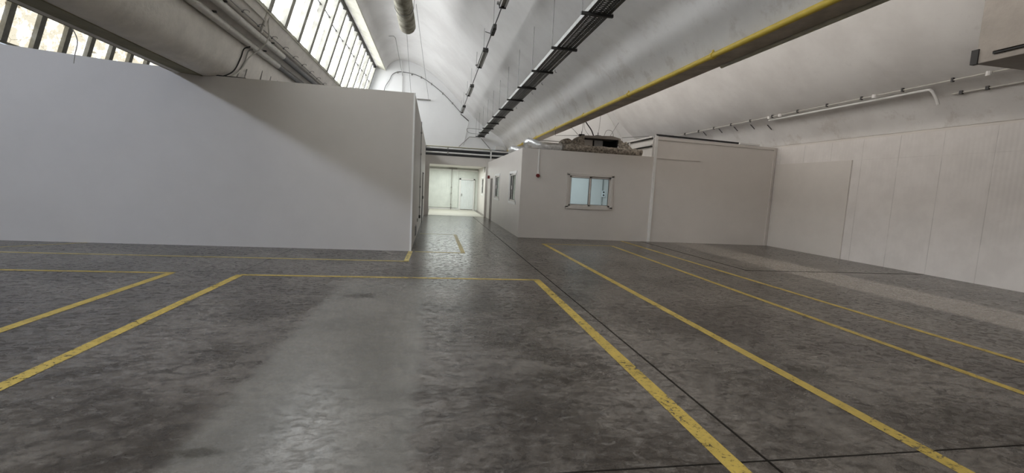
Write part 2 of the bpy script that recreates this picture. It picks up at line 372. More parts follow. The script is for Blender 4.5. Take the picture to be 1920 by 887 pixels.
bay('right', R_OFF, ((12.32, 3.65), [(12.8, 3.65), (13.0, 3.9), (13.2, 4.4), (13.3, 5.3)], 6, 'concrete valley beam above the ribbed right wall'))

def glazing(n, off, y0, y1, matname, xb=-3.71, zb=5.2, lab=''):
    B = Vector((xb+off, 0, zb)); T = Vector((-3.05+off, 0, 7.35)); d = (T-B).normalized(); out = Vector((-d.z, 0, d.x))
    root = empty('window_%d' % n, (B.x, 0, B.z)); struct(root, lab)
    pitch = 1.075; ys = []; y = 24.0
    while y > y0: ys.append(y); y -= pitch
    L = (T-B).length
    def P(t, dd, yy): q = B+d*t+out*dd; return (q.x, yy, q.z)
    for i, yy in enumerate(ys):
        mb = MB(); w = 0.085
        a = [P(0, -0.05, 0), P(L-0.16, -0.05, 0), P(L-0.16, 0.10, 0), P(0, 0.10, 0)]
        mb.prism([(p[0], p[2]) for p in a], 'y', yy-w*1.15, yy+w*1.15)
        part(mb, 'mullion', M['fin'], root)
    # one pane (of two lights) between each pair of fins
    for i in range(len(ys)):
        hi = ys[i]-0.08; lo = (ys[i+1] if i+1 < len(ys) else ys[i]-pitch)+0.08
        a = [P(0.02, 0.085, 0), P(L-0.1, 0.085, 0), P(L-0.1, 0.10, 0), P(0.02, 0.10, 0)]
        part(MB().prism([(p[0], p[2]) for p in a], 'y', lo, hi), 'pane', M[matname], root)
        tb = L*(0.60+0.02*math.sin(i*1.7))
        a = [P(tb, 0.03, 0), P(tb+0.03, 0.03, 0), P(tb+0.03, 0.07, 0), P(tb, 0.07, 0)]
        part(MB().prism([(p[0], p[2]) for p in a], 'y', lo, hi), 'glazing_bar', M['dark'], root)
    a = [P(L-0.14, 0.02, 0), P(L+.02, 0.02, 0), P(L+.02, 0.14, 0), P(L-0.14, 0.14, 0)]
    part(MB().prism([(p[0], p[2]) for p in a], 'y', YA, YE), 'head_shade_strip', M['dark'], root)  # head strip coloured dark for the shaded recess above the fins
    a = [P(-0.04, -0.02, 0), P(.03, -0.02, 0), P(.03, 0.2, 0), P(-0.04, 0.2, 0)]
    part(MB().prism([(p[0], p[2]) for p in a], 'y', YA, YE), 'sill', M['cream'], root)
struct(MB().prism([(-5.54, 3.69), (-4.925, 3.64), (-4.925, 3.70), (-5.54, 3.76)], 'y', YA, YE).build('trim_18', M['olive']), 'olive underside of the left valley beam')  # underside strip in a darker olive tone than the beam
struct(MB().prism([(3.84, 3.645), (4.29, 3.645), (4.29, 3.70), (3.84, 3.70)], 'y', YA, YE).build('trim_19', M['soffit']), 'brown grey underside of the valley beam beside the yellow pipe')  # underside strip in a browner tone than the beam
glazing(1, L_OFF, YA+.5, YE, 'pane0', lab='dirty cracked roof glazing above the left box')
glazing(2, 0, YA+.5, YE, 'pane1', lab='bright roof glazing with concrete fins, middle bay')
glazing(3, R_OFF, YA+.5, YE, 'pane2', lab='roof glazing above the yellow pipe beam')

# outer walls
struct(MB().box(-13.4, -13.15, YA, YE, 0, 5.2).build('wall_left', M['panel']), 'plain outer wall beyond the left box')
struct(MB().box(-13.4, 13.4, YA-.2, YA, 0, 8.2).build('wall_back', M['panel']), 'plain wall behind the viewer')
struct(MB().box(-13.2, 13.3, YE, YE+.2, 3.62, 8.3).build('wall_far', M['gable']), 'whitewashed arched gable wall at the far end')
rw = struct(MB().box(12.2, 12.4, YA, 14.8, 0, 3.56).build('wall_right', M['rib']), 'ribbed white panel wall on the right')
struct(MB().box(12.34, 12.6, YA, YE, 0, 3.66).build('wall_right_outer', M['panel']), 'outer wall behind the right panels')
struct(MB().box(12.165, 12.21, 11.62, 14.62, 0, 2.97).build('trim_7', M['panel'], bevel=.004), 'smooth blanking panel filling a former doorway in the right wall')

# left box
struct(MB().prism([(-13.15, 0), (-.5, 0), (-.5, 3.67), (-5.17, 3.67), (-5.17, 3.75), (-6.6, 3.80), (-8.55, 3.93), (-13.15, 4.2)], 'y', 10.88, 10.98)
       .build('wall_left_front', M['panelfront']), 'large smooth white front wall of the left box')
struct(MB().box(-.60, -.497, 10.98, YE, 0, 3.67).build('wall_left_side', M['panel']), 'white side wall of the left box along the passage')
struct(MB().box(-.53, -.488, 10.865, 10.90, 0, 3.675).build('trim_8', M['white']), 'white corner strip of the left box')

def holed(axis, c0, c1, u0, u1, z0, z1, holes, name, material, label):
    us = sorted({u0, u1, *[h[0] for h in holes], *[h[1] for h in holes]}); zs = sorted({z0, z1, *[h[2] for h in holes], *[h[3] for h in holes]})
    mb = MB()
    for a, b in zip(us, us[1:]):
        run = None
        for c, d in zip(zs, zs[1:]):
            if any(h[0] <= (a+b)/2 <= h[1] and h[2] <= (c+d)/2 <= h[3] for h in holes):
                if run: _hb(mb, axis, c0, c1, a, b, *run); run = None
            else: run = (run[0], d) if run else (c, d)
        if run: _hb(mb, axis, c0, c1, a, b, *run)
    return struct(mb.build(name, material), label)
def _hb(mb, axis, c0, c1, a, b, c, d):
    mb.box(c0, c1, a, b, c, d) if axis == 'x' else mb.box(a, b, c0, c1, c, d)

# passage end wall with its opening, and the bright hall beyond
holed('y', YE, YE+.15, -.6, 7.5, 0, 3.15, [(-.27, 2.70, 0, 2.69)], 'wall_passage_end', M['panel'], 'white wall with the wide opening at the end of the passage')
struct(MB().box(-.6, 4.2, YE+.55, YE+.7, 2.8, 3.7).build('wall_recess', M['void']), 'dark recess behind the pipes over the opening')  # backing coloured near black as the shade inside the recess
struct(MB().box(-1.2, 3.2, YE+.15, 31.2, 2.82, 2.95).build('ceiling_hall', M['panel']), 'white ceiling of the hall beyond the opening')
struct(MB().box(-1.2, 3.2, 31.0, 31.15, 0, 2.95).build('wall_hall_end', M['gate']), 'pale end wall of the hall beyond')
struct(MB().box(-1.2, -1.08, YE+.15, 31.0, 0, 2.95).build('wall_hall_left', M['panel']), 'left wall of the hall beyond')
holed('x', 2.94, 3.06, YE+.15, 31.0, 0, 2.95, [(24.75, 25.9, 0, 2.08), (27.2, 28.6, 1.15, 2.2)], 'wall_hall_right', M['office'], 'right wall of the hall beyond')
struct(MB().box(3.06, 3.2, 24.5, 31.0, 0, 2.95).build('hall_shade_sheet', M['doorshade']), 'dark sheet standing for the unlit space behind the far doorway')  # dark sheet painted as the unlit space beyond the opening
struct(MB().box(-1.0, 2.9, 30.96, 31.0, 0, 0.09).build('baseboard_hall', M['white']), 'white skirting in the hall beyond')
struct(MB().box(-.27, 2.70, 24.3, 30.9, 0.0, 0.004).build('trim_9', mat('pale screed', (0.46, 0.44, 0.38), .5, nscale=3, namt=.15)), 'pale screed beyond the opening')

# office box
OX, OY = 2.81, 14.71
holed('y', OY, OY+.1, OX, 7.5, 0, 2.95, [(4.42, 6.0, 1.08, 2.2)], 'wall_office_front', M['office'], 'front wall of the office box')
holed('x', OX, OX+.1, OY+.1, YE, 0, 2.95, [(15.5, 17.0, 1.1, 2.2), (19.6, 21.2, 1.1, 2.2), (22.05, 22.95, 0, 2.06)], 'wall_office_side', M['office'], 'white side wall of the office box along the passage')
struct(MB().box(OX+.1, 7.4, OY+.1, YE, 2.88, 2.94).build('ceiling_office', M['panel']), 'flat top of the office box')
struct(MB().box(OX+.1, 7.4, 18.1, 18.2, 0, 2.9).build('wall_office_partition', M['panel']), 'white partition inside the office')
struct(MB().box(6.95, 6.99, 18.06, 18.12, 0, 2.9).build('trim_10', M['greycap']), 'grey strip on the office partition')
struct(MB().box(OX+.1, 7.4, 22.0, 22.04, 0, 2.9).build('wall_office_back', M['panel']), 'inner wall at the back of the office')
struct(MB().box(OX+.35, OX+.4, 22.04, 23.2, 0, 2.9).build('doorway_shade_sheet', M['doorshade']), 'dark sheet standing for the unlit depth of the doorway in the office side wall')  # dark sheet painted as the unlit depth of the open doorway
struct(MB().box(7.4, 7.5, OY+.1, YE, 0, 3.60).build('wall_store_side', M['white']), 'side wall of the taller box over the office roof')
# taller box on the right
struct(MB().prism([(7.5, 0), (12.2, 0), (12.2, 3.56), (7.5, 3.64)], 'y', OY, OY+.1).build('wall_store_front', M['office']), 'tall beige front wall between the office and the right wall')
struct(MB().box(7.43, 7.53, OY-.035, OY+.02, 0, 3.70).build('trim_11', M['white'], bevel=.004), 'white upright strip where the office meets the taller wall')
struct(MB().prism([(7.53, 3.54), (12.12, 3.47), (12.12, 3.55), (7.53, 3.63)], 'y', OY-.025, OY+.01).build('trim_12', M['office']), 'top rail of the taller wall')
struct(MB().box(7.53, 9.2, OY-.02, OY+.01, 2.90, 2.935).build('trim_13', M['office']), 'short horizontal batten on the taller wall')
struct(MB().box(12.06, 12.13, OY-.03, OY+.01, 0, 3.54).build('trim_14', M['office'], bevel=.004), 'upright corner strip at the right wall')
struct(MB().bar((7.45, OY-.01, 3.695), (10.6, OY-.01, 3.625), .06, .055).build('trim_15', M['black']), 'black edge along the top of the taller wall')
mb = MB()
for z, w in ((3.57, .03), (3.30, .03)): mb.box(7.37, 7.41, OY+.1, 19.5, z, z+w)  # black strips stand in for the shadows under the rails
struct(mb.build('trim_16', M['black']), 'painted shadow lines under the side rails over the office roof')
mb = MB()
for z in (3.61, 3.34): mb.box(7.34, 7.42, OY+.1, 19.5, z, z+.05)
for y in (16.6, 18.3): mb.box(7.34, 7.42, y, y+.06, 2.97, 3.64)
struct(mb.build('trim_17', M['white']), 'white rails on the side over the office roof')

# ------------------------------------------------------------------ windows of the office
def sash_window(n, axis, c, u0, u1, z0, z1, lab, fm='frame', proj=.035):
    root = empty('window_%d' % n, (c, (u0+u1)/2, z0) if axis == 'x' else ((u0+u1)/2, c, z0)); struct(root, lab)
    def B(mb, a, b, lo, hi, d0, d1):
        mb.box(c+d0, c+d1, a, b, lo, hi) if axis == 'x' else mb.box(a, b, c+d0, c+d1, lo, hi); return mb
    f = MB(); w = .05
    for a, b, lo, hi in ((u0-.04, u1+.04, z0-.045, z0+w), (u0-.04, u1+.04, z1-w, z1+.04), (u0-.04, u0+w, z0, z1), (u1-w, u1+.04, z0, z1)):
        B(f, a, b, lo, hi, -proj, .09)
    part(f, 'frame', M[fm], root, bevel=.004)
    mid = (u0+u1)/2
    for k, (a, b) in enumerate(((u0+w, mid+.02), (mid-.02, u1-w))):
        s = MB(); d0 = -.02+.045*k; w2 = .06
        for p, q, lo, hi in ((a, b, z0+w, z0+w+w2), (a, b, z1-w-w2, z1-w), (a, a+w2, z0+w, z1-w), (b-w2, b, z0+w, z1-w)): B(s, p, q, lo, hi, d0, d0+.04)
        so = part(s, 'sash', M['frame'], root)
        g = MB(); B(g, a+w2-.01, b-w2+.01, z0+w+w2-.01, z1-w-w2+.01, d0+.018, d0+.024)
        part(g, 'pane', M['glass'], root)
        g = MB(); e = .012
        for p, q, lo, hi in ((a+w2, b-w2, z0+w+w2, z0+w+w2+e), (a+w2, b-w2, z1-w-w2-e, z1-w-w2), (a+w2, a+w2+e, z0+w+w2, z1-w-w2), (b-w2-e, b-w2, z0+w+w2, z1-w-w2)): B(g, p, q, lo, hi, d0+.005, d0+.03)
        part(g, 'seal', M['gasket'], root)
    part(B(MB(), mid-.012, mid+.012, (z0+z1)/2-.07, (z0+z1)/2+.07, -.045, -.02), 'handle', M['white'], root)
sash_window(4, 'y', OY, 4.42, 6.0, 1.08, 2.2, 'two pane sliding window in the office front')
sash_window(5, 'x', OX, 15.5, 17.0, 1.1, 2.2, 'sliding window in the office side nearest the corner', 'white', .012)
sash_window(6, 'x', OX, 19.6, 21.2, 1.1, 2.2, 'sliding window in the office side farther along', 'white', .012)
sash_window(7, 'x', 2.94, 27.2, 28.6, 1.15, 2.2, 'window in the far hall right wall', 'white', .012)
lk = empty('wall_switch', (6.99, 18.06, 1.6)); tag(lk, 'pale switch plate with two black buttons seen through the office front window', 'switch')
part(MB().box(6.92, 7.08, 18.04, 18.07, 1.46, 1.72), 'plate', M['white'], lk)
for z in (1.655, 1.535): part(MB().tube([(7.0, 18.02, z), (7.0, 18.045, z)], .035, 12), 'button', M['black'], lk, smooth=True)

# doors and gate
d2 = empty('door_2', (2.2, 30.95, 0)); struct(d2, 'bright pale personnel door in the end wall of the hall beyond')
mb = MB()
for i in range(9): mb.box(1.80+i*.093, 1.80+i*.093+.085, 30.90, 30.95, .06, 2.02)
part(mb, 'door_leaf', M['doorw'], d2)
mb = MB().box(1.68, 1.79, 30.88, 30.99, 0, 2.12).box(2.64, 2.72, 30.88, 30.99, 0, 2.12).box(1.68, 2.72, 30.88, 30.99, 2.04, 2.12)
part(mb, 'door_frame', M['white'], d2)
part(MB().box(1.83, 1.87, 30.85, 30.90, .95, 1.1), 'door_handle', M['greycap'], d2)
mb = MB()
for i in range(24): mb.box(-1.0+i*.108, -1.0+i*.108+.1, 30.93, 30.97, .12, 2.62)
gt = tag(mb.build('sliding_gate', M['gate']), 'large pale ribbed sliding gate closing the far hall, left of the pale door', 'gate')
tr = MB().box(-1.0, 2.9, 30.86, 30.97, 2.62, 2.70)
part(tr, 'gate_track', M['white'], gt)
rp = MB().tube([(1.15, 30.81, .0), (1.15, 30.81, 2.71)], .022, 8)
dp = tag(rp.build('drain_pipe', M['greycap'], smooth=True), 'thin vertical pipe up the pale gate in the far hall', 'pipe')
for z in (1.5, 1.1, .35, .15): part(MB().tube([(1.15, 30.81, z-.03), (1.15, 30.81, z+.03)], .045, 8), 'collar', M['greycap'], dp)
tag(MB().box(.95, 1.5, 30.82, 30.9, 2.72, 2.79).build('ceiling_fitting', M['greycap'], bevel=.01), 'small grey fitting above the pale gate in the far hall', 'fitting')
el = MB(); el.tube([(2.93, 26.4, 2.62), (2.80, 26.4, 2.62)], .16, 16)
tag(el.build('wall_lamp', M['white'], smooth=True, bevel=.01), 'round white wall lamp high beside the far hall doorway', 'lamp')
dr = struct(MB().box(-.498, -.475, 19.6, 20.5, 0, 2.05).build('door_3', M['panel'], bevel=.003), 'flush white door in the side of the left box')
part(MB().box(-.475, -.43, 19.7, 19.73, .98, 1.1), 'door_handle', M['greycap'], dr)
part(MB().box(-.50, -.47, 20.5, 20.54, 0, 2.1).box(-.50, -.47, 19.56, 19.6, 0, 2.1), 'door_frame', M['gasket'], dr)

# ------------------------------------------------------------------ floor markings
def strip_mesh(segs):
    mb = MB()
    for (x0, y0), (x1, y1), w in segs:
        a, b = Vector((x0, y0, 0)), Vector((x1, y1, 0)); d = (b-a).normalized(); s = Vector((-d.y, d.x, 0))*w/2; n = len(mb.v)
        k = max(1, int((b-a).length/0.5))
        for i in range(k+1):
            p = a+(b-a)*i/k; j = Vector((0, 0, 0))
            mb.v += [tuple(p+s+j+Vector((0, 0, .0025))), tuple(p-s+j+Vector((0, 0, .0025)))]
        for i in range(k): mb.f.append((n+2*i, n+2*i+1, n+2*i+3, n+2*i+2))
    return mb
W = .115
def marking(segs, m, label):
    return tag(strip_mesh(segs).build('floor_marking', M[m]), label, 'floor marking', 'yellow floor markings')
marking([((-3.02, 7.76), (1.92, 7.74), .085), ((-3.02, 7.76), (-3.0, -1), W), ((1.86, 7.72), (1.84, -1), W+.015)], 'paintw', 'large three-sided yellow bay outline in the middle foreground of the floor')
marking([((-9.5, 7.86), (-4.0, 7.82), .085), ((-4.05, 7.80), (-4.02, -1), W)], 'paint', 'yellow L-shaped line at the left, nearest left edge of the photo')
marking([((-9.5, 9.42), (-.46, 9.42), .085), ((-.52, 9.40), (-.50, 10.86), .10)], 'paintpale', 'yellow line running along the foot of the large left wall to its corner')
marking([((-8.6, 9.44), (-7.2, 10.86), .06)], 'paintpale', 'faint slanting line touching the left wall foot at the far left')
marking([((-.40, 10.80), (.79, 10.80), .09), ((.74, 10.8), (.73, 14.9), .10), ((-.42, 14.85), (.73, 14.85), .07)], 'paintpale', 'small yellow rectangle outline in the passage beside the left box')
marking([((3.24, 13.1), (5.5, 13.1), .08), ((3.30, 13.06), (3.30, -1), W), ((5.48, 13.1), (5.36, 7), .10), ((5.36, 7), (5.28, 0), .10)], 'paint', 'long yellow bay outline in front of the office window')
marking([((6.44, 14.62), (6.43, 0), .10)], 'paint', 'single straight yellow line ending at the foot of the office wall, rightmost of all')

# ------------------------------------------------------------------ yellow pipe on the valley beam
yp = empty('gas_pipe', (3.78, 0, 3.60)); tag(yp, 'long yellow pipe running under the concrete valley beam', 'pipe')
part(MB().tube([(3.79, y, 3.60) for y in (YA+1, 0, 8, 16, 24.1)], .040, 14), 'pipe_run', M['yellow'], yp, smooth=True)
for y in (3.2, 6.0, 8.8, 11.6, 14.4, 17.2, 20.0, 22.8):
    part(MB().tube([(3.79, y-.025, 3.60), (3.79, y+.025, 3.60)], .050, 14).box(3.78, 3.80, y-.02, y+.02, 3.6, 3.68), 'pipe_clamp', M['yellow'], yp)
gp = empty('grey_conduit', (4.28, 0, 3.62)); tag(gp, 'pale grey conduit along the right edge of the valley beam beside the yellow pipe', 'conduit')
part(MB().tube([(4.27, YA+1, 3.625), (4.27, 6.5, 3.625)], .028, 10), 'conduit_run', M['cream'], gp, smooth=True)

# ------------------------------------------------------------------ cable tray
ct = empty('cable_tray', (2.3, 2, 4.22)); tag(ct, 'long dark perforated cable tray hanging from the vault on thin rods', 'cable tray')
x0, x1, zt = 2.13, 2.48, 4.23
mb = MB(); mb.box(x0, x0+.055, 1, 24.1, zt, zt+.004).box(x1-.055, x1, 1, 24.1, zt, zt+.004).box(x0+.08, x0+.10, 1, 24.1, zt, zt+.004).box(x1-.10, x1-.08, 1, 24.1, zt, zt+.004).box((x0+x1)/2-.008, (x0+x1)/2+.008, 1, 24.1, zt, zt+.004)
y = 1.0
while y < 24.1:
    mb.box(x0+.10, x1-.10, y, y+.035, zt, zt+.004)
    mb.box(x0+.05, x0+.08, y, y+.02, zt, zt+.004).box(x1-.08, x1-.05, y, y+.02, zt, zt+.004)
    y += .06
part(mb, 'tray_base', M['galv'], ct)
part(MB().box(x0-.004, x0, 1, 24.1, zt, zt+.07), 'side_rail', M['galvlight'], ct)  # left rail paler: light from the left is put into its colour
part(MB().box(x1, x1+.004, 1, 24.1, zt, zt+.07), 'side_rail', M['galv'], ct)
for i, (dx, r) in enumerate(((.07, .012), (.12, .015), (.2, .018), (.25, .012), (.29, .014))):
    part(MB().tube([(x0+dx+.012*math.sin(k*1.3+i), 1+k*1.65, zt+.02+r) for k in range(15)], r, 6), 'cable', M['black'], ct, smooth=True)
def shell_z(x):
    for (a, b), (c, d) in zip(SHELL, SHELL[1:]):
        if a <= x <= c: return b+(d-b)*(x-a)/(c-a)
    return 5
for i in range(12):
    y = 4.92+1.715*i
    if y > 24.1: break
    part(MB().box(x0-.10, x1+.04, y-.02, y+.02, zt-.045, zt-.002), 'crossbar', M['dark'], ct)
    part(MB().tube([(x0-.09, y, zt-.045), (x0-.09, y, shell_z(x0-.09)+.03)], .0065, 6), 'hanger_rod', M['wire'], ct)
    part(MB().tube([(x1+.03, y, zt-.045), (x1+.03, y, shell_z(x1+.03)+.03)], .005, 6), 'hanger_rod', M['galvlight'], ct)

# small hooks beneath the vault beside the tray
for i, y in enumerate((11.2, 12.6, 13.9, 15.2, 16.6)):
    p = (2.86, y, shell_z(2.86)+.01)
    hk = MB().tube(curve([(p[0], y, p[2]+.02), (p[0]-.01, y, p[2]-.05), (p[0]+.03, y, p[2]-.08)], 4), .008, 5)
    tag(hk.build('ceiling_hook', M['wire'], smooth=True), 'small wire hook on the vault to the right of the dark cable tray', 'hook', 'hooks beside the cable tray')

# conduits at the end of the tray
tag(MB().tube([(2.32, 24.15, 4.20), (1.75, 24.2, 4.20), (1.21, 24.22, 3.66)], .018, 8).build('wall_conduit', M['greycap']), 'grey conduit stepping down to the left from the end of the cable tray', 'conduit')
tag(MB().tube([(2.36, 24.15, 4.16), (2.86, 24.22, 3.66)], .018, 8).build('wall_conduit', M['greycap']), 'short grey conduit slanting down to the right from the end of the cable tray', 'conduit')
tag(MB().tube(curve([(2.25, 22.0, 4.34), (1.5, 22.0, 4.36), (1.6, 22.4, 4.2), (2.25, 23, 4.24)], 6), .012, 6).build('cable_loop', M['greycap'], smooth=True), 'thin cable looping out of the far end of the cable tray', 'cable')

# ------------------------------------------------------------------ row of fluorescent lights
LX, LZ = 1.25, 5.28
rl = empty('lighting_rail', (LX, 2, LZ)); tag(rl, 'thin dark lighting rail hung along the vault between the lamps', 'rail')
part(MB().tube([(LX, 1, LZ+.03), (LX, 24.1, LZ+.03)], .014, 8), 'conduit', M['dark'], rl)
for y in (6.6, 8.7, 10.75, 12.85, 15.1, 17.2, 19.3, 21.5, 23.6):
    part(MB().tube([(LX-.03, y, LZ+.03), (LX-.03, y, shell_z(LX)+.04)], .006, 6), 'hanger_rod', M['wire'], rl)
spots = [(6.9+.9, 'cut off by the photo top'), (12.6, 'second from the photo top'), (17.1, 'third from the photo top'), (21.5, 'farthest, by the gable wall')]
def fixture(y0):
    t = empty('batten_light', (LX, y0, LZ))
    mb = MB(); mb.prism([(LX-.05, LZ+.06), (LX+.05, LZ+.06), (LX+.085, LZ), (LX-.085, LZ)], 'y', y0, y0+1.75)
    part(mb, 'housing', M['lampgrey'], t)
    for s in (-1, 1):
        part(MB().tube([(LX+s*.045, y0+.05, LZ-.018), (LX+s*.045, y0+1.7, LZ-.018)], .016, 10), 'lamp_tube', M['tube'], t, smooth=True)
    for yy in (y0, y0+1.72): part(MB().box(LX-.07, LX+.07, yy, yy+.03, LZ-.045, LZ+.065), 'end_cap', M['dark'], t)
    part(MB().box(LX-.13, LX-.08, y0+1.6, y0+1.66, LZ-.01, LZ+.03), 'bracket', M['wire'], t)
    return t
f0 = fixture(spots[0][0])
def copy_tree(o, dy):
    c = o.copy(); COL.objects.link(c); c.location.y += dy
    for ch in list(o.children):
        d = ch.copy(); COL.objects.link(d); d.parent = c; d.matrix_parent_inverse = ch.matrix_parent_inverse.copy()
    return c
for i, (y, s) in enumerate(spots):
    o = f0 if i == 0 else copy_tree(f0, y-spots[0][0])
    tag(o, 'grey batten light on the hanging rail, '+s, 'light', 'batten lights on the hanging rail')
bx = empty('ballast_box', (LX, 10.9, LZ)); tag(bx, 'small dark control box on the lighting rail between the two nearest lamps', 'box')
part(MB().box(LX-.04, LX+.04, 10.7, 11.25, LZ-.05, LZ+.05), 'case', M['galv'], bx, bevel=.006)
for k in range(5): part(MB().box(LX-.045, LX+.045, 10.76+k*.1, 10.79+k*.1, LZ-.056, LZ+.05), 'band', M['dark'], bx)
part(MB().bar((LX, 11.25, LZ), (LX-.16, 11.3, LZ+.05), .015, .015), 'bracket', M['dark'], bx)
tag(MB().tube([(1.25, 24.1, 5.30), (1.34, 24.26, 5.28), (1.68, 24.27, 5.02)], .02, 8).build('wall_conduit', M['dark']), 'short dark conduit bending right at the far end of the lighting rail', 'conduit')
tag(MB().tube([(1.68, 24.27, 5.01), (1.44, 24.27, 3.75)], .014, 8).build('wall_conduit', M['white']), 'white conduit dropping down the gable wall below the lighting rail', 'conduit')

# cable arc and fittings on the gable wall
pts = [(-2.75, 24.2, 5.7), (-2.61, 24.22, 6.35), (-2.39, 24.24, 6.76), (-2.21, 24.25, 7.08), (-1.77, 24.25, 7.2), (-.83, 24.25, 7.03), (.28, 24.25, 6.33), (1.27, 24.25, 5.40)]
ac = empty('arched_cable', pts[3]); tag(ac, 'black cable clipped in a long arc across the white gable wall', 'cable')
part(MB().tube(curve(pts, 8), .013, 6), 'cable', M['black'], ac, smooth=True)
for x, z in ((-2.0, 7.17), (-1.3, 7.14), (-.83, 7.03), (-.3, 6.75), (.28, 6.33), (.8, 5.87)): part(MB().box(x-.03, x+.03, 24.22, 24.3, z-.05, z+.03), 'clip', M['greycap'], ac)
tag(MB().tube([(-1.78, 24.25, 7.75), (-1.75, 24.25, 3.7)], .022, 8).build('gable_conduit', M['white']), 'thin white vertical conduit at the crown of the gable wall', 'conduit')
tag(MB().tube([(-2.05, 20.0, 7.6), (-1.85, 20.0, 7.62), (-1.78, 20.0, 7.55), (-1.76, 24.2, 7.0)], .012, 6).build('vent_stub', M['greycap']), 'small grey bracket high on the vault above the gable conduit', 'bracket')
tag(MB().box(-1.02, -.32, 24.2, 24.3, 5.90, 5.95).build('wall_bracket', M['greycap'], bevel=.005), 'short grey horizontal bar on the gable wall above the left box corner', 'bar')
tag(MB().tube(curve([(-3.35, 23.9, 5.95), (-3.15, 24.1, 6.0), (-3.05, 24.15, 6.12), (-2.95, 24.2, 6.1)], 5), .03, 6).build('cable_stub', M['black'], smooth=True), 'short black cable stub beside the last fin of the bright glazing', 'cable')
for x, xx in ((-.98, -1.30), (-.62, -.42)):
    tag(MB().tube([(x, 14.5 if x < -.8 else 12.6, 6.25), (xx, 24.25, 5.95 if xx < -.8 else 5.9)], .006, 5).build('long_wire', M['wire']),
        'long thin wire from the wrapped duct to the gable wall, ' + ('left one' if x < -.8 else 'right one'), 'wire')

# big wrapped duct hung under the crown
wd = empty('wrapped_duct', (-.93, 12, 6.2)); tag(wd, 'fat cream-wrapped duct with a rounded end hung high under the vault', 'duct')
ys = [2+i*.25 for i in range(49)] + [14.2, 14.35, 14.47, 14.56, 14.62, 14.64]
def rfun(i, k, p, a):
    base = .235 if p.y < 14.05 else .235*math.sqrt(max(0.0, 1-((p.y-14.05)/.6)**2))+.012
    return base*(1+.10*(noise.noise(Vector((math.cos(a)*1.3, math.sin(a)*1.3, p.y*.8)))))
part(MB().tube([(-.93, y, 6.2+.02*math.sin(y)) for y in ys], .23, 24, rf=rfun), 'wrap', M['wool'], wd, smooth=True)
for y in (6, 9, 12.7):
    part(MB().tube([(-.93+.245*math.cos(a), y, 6.2+.245*math.sin(a)) for a in [math.pi*k/10-math.pi for k in range(11)]] , .010, 6), 'strap', M['greycap'], wd)
    part(MB().tube([(-.685, y, 6.2), (-.62, y, 7.45)], .006, 5).tube([(-1.175, y, 6.2), (-1.2, y, 7.7)], .006, 5), 'hanger_wire', M['wire'], wd)

# ------------------------------------------------------------------ pipes on the left beam
def big_pipe(x, z, y_split, r, label):
    t = empty('heating_pipe', (x, 4, z)); tag(t, label, 'pipe', 'pipes on the left beam')
    part(MB().tube([(x, YA+1, z), (x, y_split, z)], r, 18), 'painted_run', M['pipe'], t, smooth=True)
    part(MB().tube([(x, y_split, z), (x, YE-.05, z)], r*.92, 18), 'bare_run', M['baresteel'], t, smooth=True)
    for y in (6.3, 8.9, 10.2, 11.3, 12.4):
        part(MB().tube([(x, y-.012, z), (x, y+.012, z)], r*1.05, 18), 'joint_ring', M['pipe'], t, smooth=True)
    for y in (5.5, 9.5, 12.0): part(MB().box(x+.02, x+.13, y-.02, y+.02, z+.03, z+.06), 'bracket', M['dark'], t)
big_pipe(-4.17, 4.51, 13.2, .074, 'lower of two cream painted pipes along the left beam')
big_pipe(-3.99, 4.71, 13.0, .078, 'upper of two cream painted pipes along the left beam')
rr = empty('conduit_rail', (-3.84, 4, 4.80)); tag(rr, 'thin rail with wire hooks above the two cream pipes on the left beam', 'rail')
part(MB().tube([(-3.86, YA+1, 4.83), (-3.86, YE-.1, 4.83)], .012, 6), 'rail_rod', M['greycap'], rr)
for i in range(18):
    y = 5.2+i*.83
    part(MB().tube(curve([(-3.86, y, 4.83), (-3.84, y+.03, 4.87), (-3.80, y+.12, 4.89), (-3.79, y+.15, 4.87)], 4), .006, 5).box(-3.88, -3.85, y-.02, y+.02, 4.81, 4.85), 'hook', M['dark'], rr)
tag(MB().tube([(-3.79, YA+1, 5.0), (-3.79, 11.2, 5.0)], .016, 8).build('edge_conduit', M['pipe']), 'slim conduit on the sloping face above the two cream pipes', 'conduit')
cabs = [([(-3.72, 11.25, 5.30), (-3.74, 11.33, 5.20), (-3.78, 11.35, 5.03), (-3.82, 11.5, 4.78), (-3.90, 11.5, 4.58), (-4.08, 11.55, 4.42), (-4.25, 11.5, 4.24), (-4.35, 11.4, 3.98), (-4.43, 11.2, 3.78), (-4.55, 11.1, 3.70)], .016, 'pipe', 'thick pale cable looping down over the two cream pipes'),
        ([(-4.10, 11.2, 4.42), (-4.23, 11.2, 4.36), (-4.30, 11.2, 4.16), (-4.40, 11.1, 3.86), (-4.58, 11.0, 3.70), (-4.80, 10.95, 3.66)], .014, 'black', 'black cable running down the rounded beam to the wall top'),
        ([(-4.12, 11.4, 4.42), (-4.22, 11.4, 4.36), (-4.29, 11.4, 4.14), (-4.38, 11.35, 3.92), (-4.42, 11.3, 3.76)], .014, 'greycap', 'grey cable running down the rounded beam beside the black one'),
        ([(-4.33, 11.62, 4.02), (-4.38, 11.66, 3.90), (-4.40, 11.6, 3.76)], .012, 'greycap', 'short grey cable end behind the top of the left wall'),
        ([(-3.70, 11.1, 5.32), (-3.76, 11.15, 5.1), (-3.84, 11.2, 4.9), (-3.90, 11.25, 4.76)], .028, 'pipe', 'short stout conduit between the glazing sill and the cream pipes')]
for pts, r, mm, lab in cabs: tag(MB().tube(curve(pts, 6), r, 7).build('beam_cable', M[mm], smooth=True), lab, 'cable')
tag(MB().tube([(-4.80, 10.93, 3.69), (-4.6, 10.93, 3.692), (-4.1, 10.93, 3.682)], .010, 5).build('wall_top_cable', M['black']), 'thin black cable lying along the top of the left wall', 'cable')
